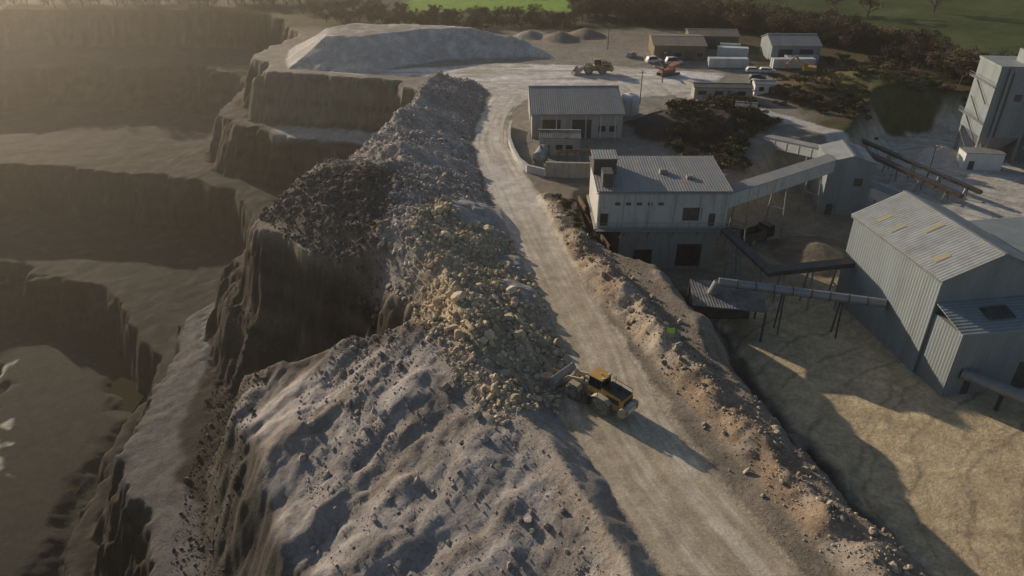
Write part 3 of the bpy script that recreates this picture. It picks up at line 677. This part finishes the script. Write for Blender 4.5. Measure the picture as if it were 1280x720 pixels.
# ---------------------------------------------------------------- wheel loader
def loader(loc,rz,name='wheel_loader',sc=1):
    e=empty(name,loc,math.radians(rz)); e.scale=(sc,sc,sc)
    def wheel(x,y,i):
        w=MB(); R=1.08;W=.42
        w.lathe((x,y,R),[(.5,-W*.8),(.62,-W),(.92,-W),(1.03,-W*.75),(R-.02,-W*.3),(R-.02,W*.3),(1.03,W*.75),(.92,W),(.62,W),(.5,W*.8)],28)
        for k in range(22):
            t=2*math.pi*k/22
            for s in (-1,1):
                c=Vector((x+math.cos(t+.07*s)*R,y+s*W*.5,R+math.sin(t+.07*s)*R))
                M=Matrix.Translation(c)@Matrix.Rotation(-t,4,'Y')@Matrix.Rotation(s*.5,4,'X')
                w.box(-.05,.045,-W*.5,W*.5,-.06,.06,M)
        w.done('tyre_%d'%i,M_tyre,e)
        s=1 if y>0 else -1
        MB().lathe((x,y,R),[(.0,s*.16),(.18,s*.16),(.2,s*.3),(.3,s*.3),(.33,s*.12),(.46,s*.16),(.56,s*.36),(.56,-s*.34),(0,-s*.34)],20).done('rim_%d'%i,M_dust,e)
    for i,(x,y) in enumerate(((1.95,1.3),(1.95,-1.3),(-1.85,1.3),(-1.85,-1.3))): wheel(x,y,i)
    MB().cyl((1.95,-1.1,1.08),(1.95,1.1,1.08),.26).cyl((-1.85,-1.1,1.08),(-1.85,1.1,1.08),.26).done('axles',M_dust,e)
    MB().box(-4.0,-.3,-.75,.75,.85,1.75).box(-.35,.25,-.3,.3,.8,1.5).done('rear_chassis',M_dust,e,.05)
    MB().prism([(-4.35,1.65),(-4.4,2.6),(-4.1,2.85),(-1.45,3.05),(-1.45,1.65)],-1.0,1.0).done('engine_hood',M_yellow,e,.08)
    MB().prism([(-4.3,2.82),(-4.28,2.9),(-1.6,3.12),(-1.6,3.02)],-.9,.9).box(-4.47,-4.41,-.75,.75,1.75,2.55).box(-3.9,-2.2,-1.04,-1.003,1.95,2.55).box(-3.9,-2.2,1.003,1.04,1.95,2.55).done('cooling_grilles',M_black,e)
    MB().prism([(-4.95,1.0),(-4.95,1.9),(-4.42,2.0),(-4.0,1.6),(-4.0,.8),(-4.6,.8)],-1.35,1.35).done('counterweight',M_dust,e,.08)
    MB().box(-4.98,-4.955,-1.2,-.8,1.3,1.7).box(-4.98,-4.955,.8,1.2,1.3,1.7).done('tail_lamps',M_red,e)
    MB().box(-4.9,-4.5,-.5,.5,2.0,2.1).box(-4.98,-4.953,-.55,.55,1.1,1.6).done('rear_plate',M_white,e)
    f=MB()
    for s in (-1,1):
        y0,y1=(.93,1.75) if s>0 else (-1.75,-.93)
        f.prism([(-3.1,1.9),(-2.6,2.3),(-1.2,2.32),(-.6,1.95),(-.6,1.87),(-1.2,2.22),(-2.6,2.2),(-3.0,1.85)],y0,y1)
        f.prism([(1.0,1.75),(1.3,2.25),(2.5,2.3),(2.5,2.22),(1.35,2.17),(1.08,1.7)],y0,y1)
    f.done('mudguards',M_dust,e,.02)
    MB().prism([(-1.42,1.75),(-1.42,2.55),(.25,2.55),(.42,2.2),(.42,1.75)],-.85,.85).box(-1.5,.42,-.95,.95,3.88,4.02).done('cab_body_and_roof',M_yellow,e,.04)
    MB().prism([(-1.36,2.56),(-1.3,3.86),(.2,3.86),(.36,2.56)],-.79,.79).done('cab_glass',M_glass,e)
    p=MB()
    for s in (-.82,.82):
        p.beam((-1.38,s,2.5),(-1.32,s,3.9),.09,.09).beam((.38,s,2.5),(.22,s,3.9),.09,.09).beam((-.55,s,2.5),(-.55,s,3.9),.07,.07)
    p.done('cab_pillars',M_black,e)
    p=MB()
    for s in (-1,1):
        p.beam((-1.5,s*1.7,2.3),(-1.5,s*1.7,3.3),.05,.05).beam((-4.2,s*1.1,2.7),(-4.2,s*1.1,3.2),.04,.04).beam((-4.2,s*1.1,3.2),(-1.5,s*1.1,3.45),.04,.04)
        for k in range(4): p.box(-.55,-.1,s*1.55-.2,s*1.55+.2,.75+k*.38,.79+k*.38)
        p.beam((-.57,s*1.72,.6),(-.57,s*1.72,2.3),.05,.05).beam((-.08,s*1.72,.6),(-.08,s*1.72,2.3),.05,.05)
        p.beam((.35,s*.85,3.5),(.6,s*1.35,3.5),.04,.04).box(.58,.64,s*1.35-.12,s*1.35+.12,3.2,3.6)
    p.cyl((-2.2,.55,3.0),(-2.2,.55,3.75),.09,n=10).cyl((-3.0,-.4,3.0),(-3.0,-.4,3.35),.2,n=14)
    p.done('handrails_ladders_exhaust',M_black,e)
    MB().box(-1.4,-1.2,-.7,-.4,4.03,4.12).box(-1.4,-1.2,.4,.7,4.03,4.12).box(.35,.46,-.75,-.5,3.75,3.9).box(.35,.46,.5,.75,3.75,3.9).cyl((-.6,0,4.03),(-.6,0,4.2),.08,n=10).done('work_lights',M_white,e)
    MB().prism([(.15,.8),(.15,1.9),(.9,2.5),(1.6,2.5),(2.7,1.6),(2.7,.8)],-.55,.55).done('front_chassis',M_dust,e,.05)
    a=MB()
    for s in (-1,1):
        y0,y1=(.58,.74) if s>0 else (-.74,-.58)
        a.prism([(.9,2.3),(1.0,2.65),(1.5,2.75),(3.4,2.2),(4.55,.95),(4.45,.55),(4.15,.55),(3.0,1.65),(1.6,2.15)],y0,y1)
    a.cyl((3.3,-.7,1.85),(3.3,.7,1.85),.2).prism([(2.5,2.0),(2.6,3.05),(2.85,3.1),(3.2,1.6),(2.9,1.5)],-.14,.14)
    a.beam((2.75,0,2.95),(1.2,0,2.45),.2,.2).beam((3.0,0,1.55),(4.4,0,1.45),.16,.16)
    a.done('lift_arms',M_dust,e,.03)
    MB().cyl((1.0,.42,1.4),(2.9,.62,1.75),.11,n=12).cyl((1.0,-.42,1.4),(2.9,-.62,1.75),.11,n=12).done('hydraulic_rams',M_steel,e)
    prof=[(6.3,.12),(5.0,.1),(4.55,.2),(4.25,.6),(4.2,1.2),(4.4,1.7),(4.75,2.0),(4.85,1.93),(4.52,1.62),(4.34,1.2),(4.38,.68),(4.64,.32),(5.05,.2),(6.3,.17)]
    bk=MB().prism(prof,-1.95,1.95)
    for s in (-1.98,1.9): bk.prism([(6.1,.14),(5.0,.13),(4.58,.22),(4.28,.62),(4.23,1.2),(4.42,1.68),(4.75,1.97),(5.1,1.7),(5.9,.55)],s,s+.08)
    for k in range(8): bk.box(6.28,6.6,-1.8+k*.5,-1.66+k*.5,.11,.2)
    bk.done('bucket',M_conc,e,.015); return e
loader((8.9,62.2,hz(8.9,62.2)),137,sc=.95); loader((23,205.5,hz(23,205.5)),182)

def truck(name,loc,rz,cabm,bodym,tip=True):
    e=empty(name,loc,math.radians(rz)); w=MB()
    for x in (2.6,-1.4,-2.7):
        for s in (-1,1): w.cyl((x,s*1.2,.52),(x,s*.85,.52),.52,n=20)
    w.done('wheels',M_tyre,e); MB().box(-3.6,3.4,-.45,.45,.6,.95).done('chassis',M_dark,e)
    MB().prism([(1.9,.7),(3.7,.7),(3.75,1.7),(3.5,2.9),(1.9,2.95)],-1.2,1.2).done('cab',cabm,e,.08)
    MB().prism([(3.765,1.75),(3.56,2.7),(3.53,2.7),(3.7,1.75)],-1.05,1.05).box(2.4,3.3,-1.22,1.22,1.8,2.6).done('windows',M_glass,e)
    MB().prism([(1.7,1.0),(1.75,2.5),(1.65,2.5),(1.55,1.15),(-3.5,1.15),(-3.9,2.3),(-4.0,2.3),(-3.6,1.0)],-1.2,1.2).box(-3.9,1.7,-1.25,-1.15,1.0,2.4).box(-3.9,1.7,1.15,1.25,1.0,2.4).done('tipper_body',bodym,e)
    return e
truck('parked_truck',(43,117,-8),30,M_black,M_dark)
def van(name,loc,rz,mat,L=4.6,H=1.5):
    e=empty(name,loc,math.radians(rz)); w=MB()
    for x in (L*.3,-L*.3):
        for s in (-1,1): w.cyl((x,s*.9,.33),(x,s*.7,.33),.33,n=18)
    w.done('wheels',M_tyre,e)
    MB().prism([(-L/2,.3),(L/2,.3),(L/2+.02,.8),(L*.28,.98),(-L/2,1.0)],-.9,.9).prism([(-L*.46,.98),(-L*.38,H),(L*.1,H),(L*.26,.96)],-.8,.8).done('body',mat,e,.08)
    MB().prism([(-L*.43,1.02),(-L*.36,H-.06),(L*.085,H-.06),(L*.225,1.02)],-.815,.815).prism([(L*.12,H-.04),(L*.265,1.0),(L*.25,1.0),(L*.1,H-.04)],-.7,.7).done('windows',M_glass,e)
van('parked_van',(41.5,219,0),20,M_white,5,1.9); van('parked_car',(62,215,0),-10,M_dark); van('parked_car',(67.5,207,0),-5,M_white); van('parked_car',(71,206.5,0),-8,M_white)
van('parked_van',(47,217,0),10,M_white,5.4,2.1); van('parked_car',(66,199,0),5,M_dark); van('parked_car',(36,226,0),60,M_steel); van('parked_van',(64,191,0),-30,M_white,5.2,2.0)
e=empty('tracked_screener',(43,204,0),math.radians(25))
MB().box(-3,3,-1.4,-.9,.05,.8).box(-3,3,.9,1.4,.05,.8).done('tracks',M_dark,e,.1); MB().box(-2.6,1.8,-.9,.9,.8,1.7).prism([(1.0,1.7),(3.0,2.9),(3.0,3.3),(.4,2.6)],-1.1,1.1).done('body_and_hopper',M_red,e,.04)
MB().beam((-2,0,1.7),(-5,0,3.0),.9,.25).beam((0,1.2,1.4),(0,4,2.8),.6,.2).done('discharge_belts',M_dark,e)
e=empty('tracked_excavator',(82,206,0),math.radians(160))
MB().box(-2,2,-1.4,-.8,.05,.8).box(-2,2,.8,1.4,.05,.8).done('tracks',M_dark,e,.1); MB().box(-2.2,1.2,-1.3,1.3,.95,2.0).box(.1,1.5,.3,1.25,2.0,3.0).done('house_and_cab',M_yellow,e,.06)
MB().beam((1.2,-.3,1.8),(3.6,-.3,4.4),.35,.45).beam((3.5,-.3,4.4),(5.6,-.3,2.2),.3,.35).prism([(5.3,2.3),(5.9,2.2),(5.8,1.2),(5.0,1.1)],-.8,.2).done('boom_and_bucket',M_yellow,e)
zz=hz(18.6,71.6); e=empty('hiviz_object',(18.6,71.6,zz),math.radians(-10))  # unidentified hi-vis object, modelled as a board on posts
MB().cyl((-.35,0,-.3),(-.35,0,1.3),.04,n=8).cyl((.35,0,-.3),(.35,0,1.3),.04,n=8).done('posts',M_steel,e); MB().box(-.45,.45,-.05,-.02,.6,1.3).done('board',M_hiviz,e)
for (a,b_) in ((31,176),(52,158),(88,146),(40,196),(30,236)):
    z=hz(a,b_); e=empty('utility_pole',(a,b_,z)); MB().cyl((0,0,-.5),(0,0,8),.14,.09,8).box(-.8,.8,-.06,.06,7.4,7.5).done('pole',M_bark,e); MB().box(-.2,.2,-.7,-.1,7.75,7.9).done('lamp_head',M_steel,e)

# ---------------------------------------------------------------- trees and scrub
def treemesh(name,seed,H,R,nl,leafmat,ls,bare=True):
    r=random.Random(seed); t=MB(); tips=[]
    t.cyl((0,0,-.3),(r.uniform(-.2,.2),r.uniform(-.2,.2),H*.45),H*.03,H*.02,7)
    for i in range(9):
        a=i*2.4+r.uniform(-.4,.4); z0=H*r.uniform(.15,.5); L=R*r.uniform(.6,1); p=(0,0,z0); q=(math.cos(a)*L,math.sin(a)*L,z0+H*r.uniform(.15,.42))
        t.cyl(p,q,H*.014,H*.004,5,False); tips.append(q)
        for j in range(2):
            b_=a+r.uniform(-.8,.8); m=Vector(p).lerp(Vector(q),.6); s=m+Vector((math.cos(b_)*L*.5,math.sin(b_)*L*.5,H*.2)); t.cyl(m,s,H*.007,H*.002,4,False); tips.append(tuple(s))
    me=bpy.data.meshes.new(name); nbark=len(t.f); v=list(t.v); f=list(t.f)
    for i in range(nl):
        c=Vector(r.choice(tips)); d=Vector((r.gauss(0,1),r.gauss(0,1),r.gauss(0,.8)))*R*.2; c=c+d
        if c.z<.1: c.z=.1
        a=Vector((r.gauss(0,1),r.gauss(0,1),r.gauss(0,1))).normalized(); b_=a.orthogonal().normalized()
        s=ls*r.uniform(.6,1.4); asp=.35 if bare else .7
        i0=len(v); v+=[tuple(c-a*s),tuple(c+b_*s*asp),tuple(c+a*s),tuple(c-b_*s*asp)]; f.append((i0,i0+1,i0+2,i0+3))
    me.from_pydata(v,[],f); me.materials.append(M_bark); me.materials.append(leafmat)
    mi=np.zeros(len(f),np.int32); mi[nbark:]=1; me.polygons.foreach_set('material_index',mi); me.update(); return me
T=[treemesh('tree_%d'%i,i,1*7.5,2.9,650,M_twig,.30) for i in range(4)]
S=[treemesh('shrub_%d'%i,20+i,2.4,1.6,420,M_leaf if i<2 else M_twig,.2,False) for i in range(4)]
def plant(parent,name,xs,ys,meshes,smin,smax):
    e=empty(parent); z=terrain(np.array(xs),np.array(ys))
    for x,y,zz in zip(xs,ys,z):
        o=bpy.data.objects.new(name,random.choice(meshes)); s=random.uniform(smin,smax); o.scale=(s*random.uniform(.9,1.25),s*random.uniform(.9,1.25),s); o.rotation_euler=(0,0,random.uniform(0,6.28)); o.location=(x,y,zz-.1); o.parent=e; scene.collection.objects.link(o)
TB1=[(22,288),(66,272),(94,250),(110,222),(120,182),(131,186),(126,226),(110,264),(76,292),(25,303)]
x,y=scatter(420,TB1); plant('tree_belt','tree',x,y,T,.5,1.1)
TB2=[(-85,305),(-70,280),(-30,264),(20,268),(28,288),(14,296),(-40,298),(-60,320)]
x,y=scatter(230,TB2); plant('tree_belt','tree',x,y,T,.3,.65)
x,y=scatter(120,[(-230,312),(-80,312),(-80,330),(-230,335)]); plant('tree_belt','tree',x,y,T,.5,1.1)
x=rng.uniform(60,330,60); y=rng.uniform(190,420,60); k=dl(x,y,HILL)[1]>0; plant('hillside_trees','tree',x[k],y[k],T,.6,1.2)
x,y=scatter(105,[(32,132),(33,165),(58,176),(60,160),(48,145),(44,130)]); plant('scrub_bushes','shrub',x,y,S,.3,1.1)
x,y=scatter(170,[(62,190),(66,172),(82,160),(96,182),(120,180),(118,215),(95,232),(90,205),(70,200)]); plant('scrub_bushes','shrub',x,y,S,.3,.9)
x,y=scatter(50,[(7,118),(11,117),(14,101),(10.5,102)]); plant('weeds','shrub',x,y,S[:2],.12,.35)

# ---------------------------------------------------------------- haze, light, sky
m=bpy.data.materials.new('haze_mat'); m.use_nodes=True; nt=m.node_tree; nt.nodes.remove(nt.nodes['Principled BSDF'])
vs=nt.nodes.new('ShaderNodeVolumeScatter'); vs.inputs['Color'].default_value=(1,.94,.82,1); vs.inputs['Density'].default_value=.00038; vs.inputs['Anisotropy'].default_value=.75
nt.links.new(vs.outputs[0],nt.nodes['Material Output'].inputs['Volume'])
MB().box(-700,700,-120,900,-70,75).done('atmospheric_haze',m)
az=math.radians(-44); el=math.radians(16.5)
sv=Vector((math.sin(az)*math.cos(el),math.cos(az)*math.cos(el),math.sin(el)))
L=bpy.data.lights.new('sun','SUN'); L.energy=5; L.angle=math.radians(.6); L.color=(1,.82,.61)
lo=bpy.data.objects.new('sun',L); lo.rotation_euler=sv.to_track_quat('Z','Y').to_euler(); lo.location=(-100,200,150); scene.collection.objects.link(lo)
w=bpy.data.worlds.new('World'); scene.world=w; w.use_nodes=True; nt=w.node_tree
sk=nt.nodes.new('ShaderNodeTexSky'); sk.sky_type='NISHITA'; sk.sun_disc=False; sk.sun_elevation=el; sk.sun_rotation=az
bg=nt.nodes['Background']; bg.inputs[1].default_value=.075; nt.links.new(sk.outputs[0],bg.inputs[0])
cam=bpy.data.cameras.new('camera'); co=bpy.data.objects.new('camera',cam); scene.collection.objects.link(co); scene.camera=co
co.location=(0,0,50); co.rotation_euler=(math.radians(60),0,0); cam.sensor_width=36; cam.lens=36*914/1280; cam.clip_end=6000; cam.clip_start=.5
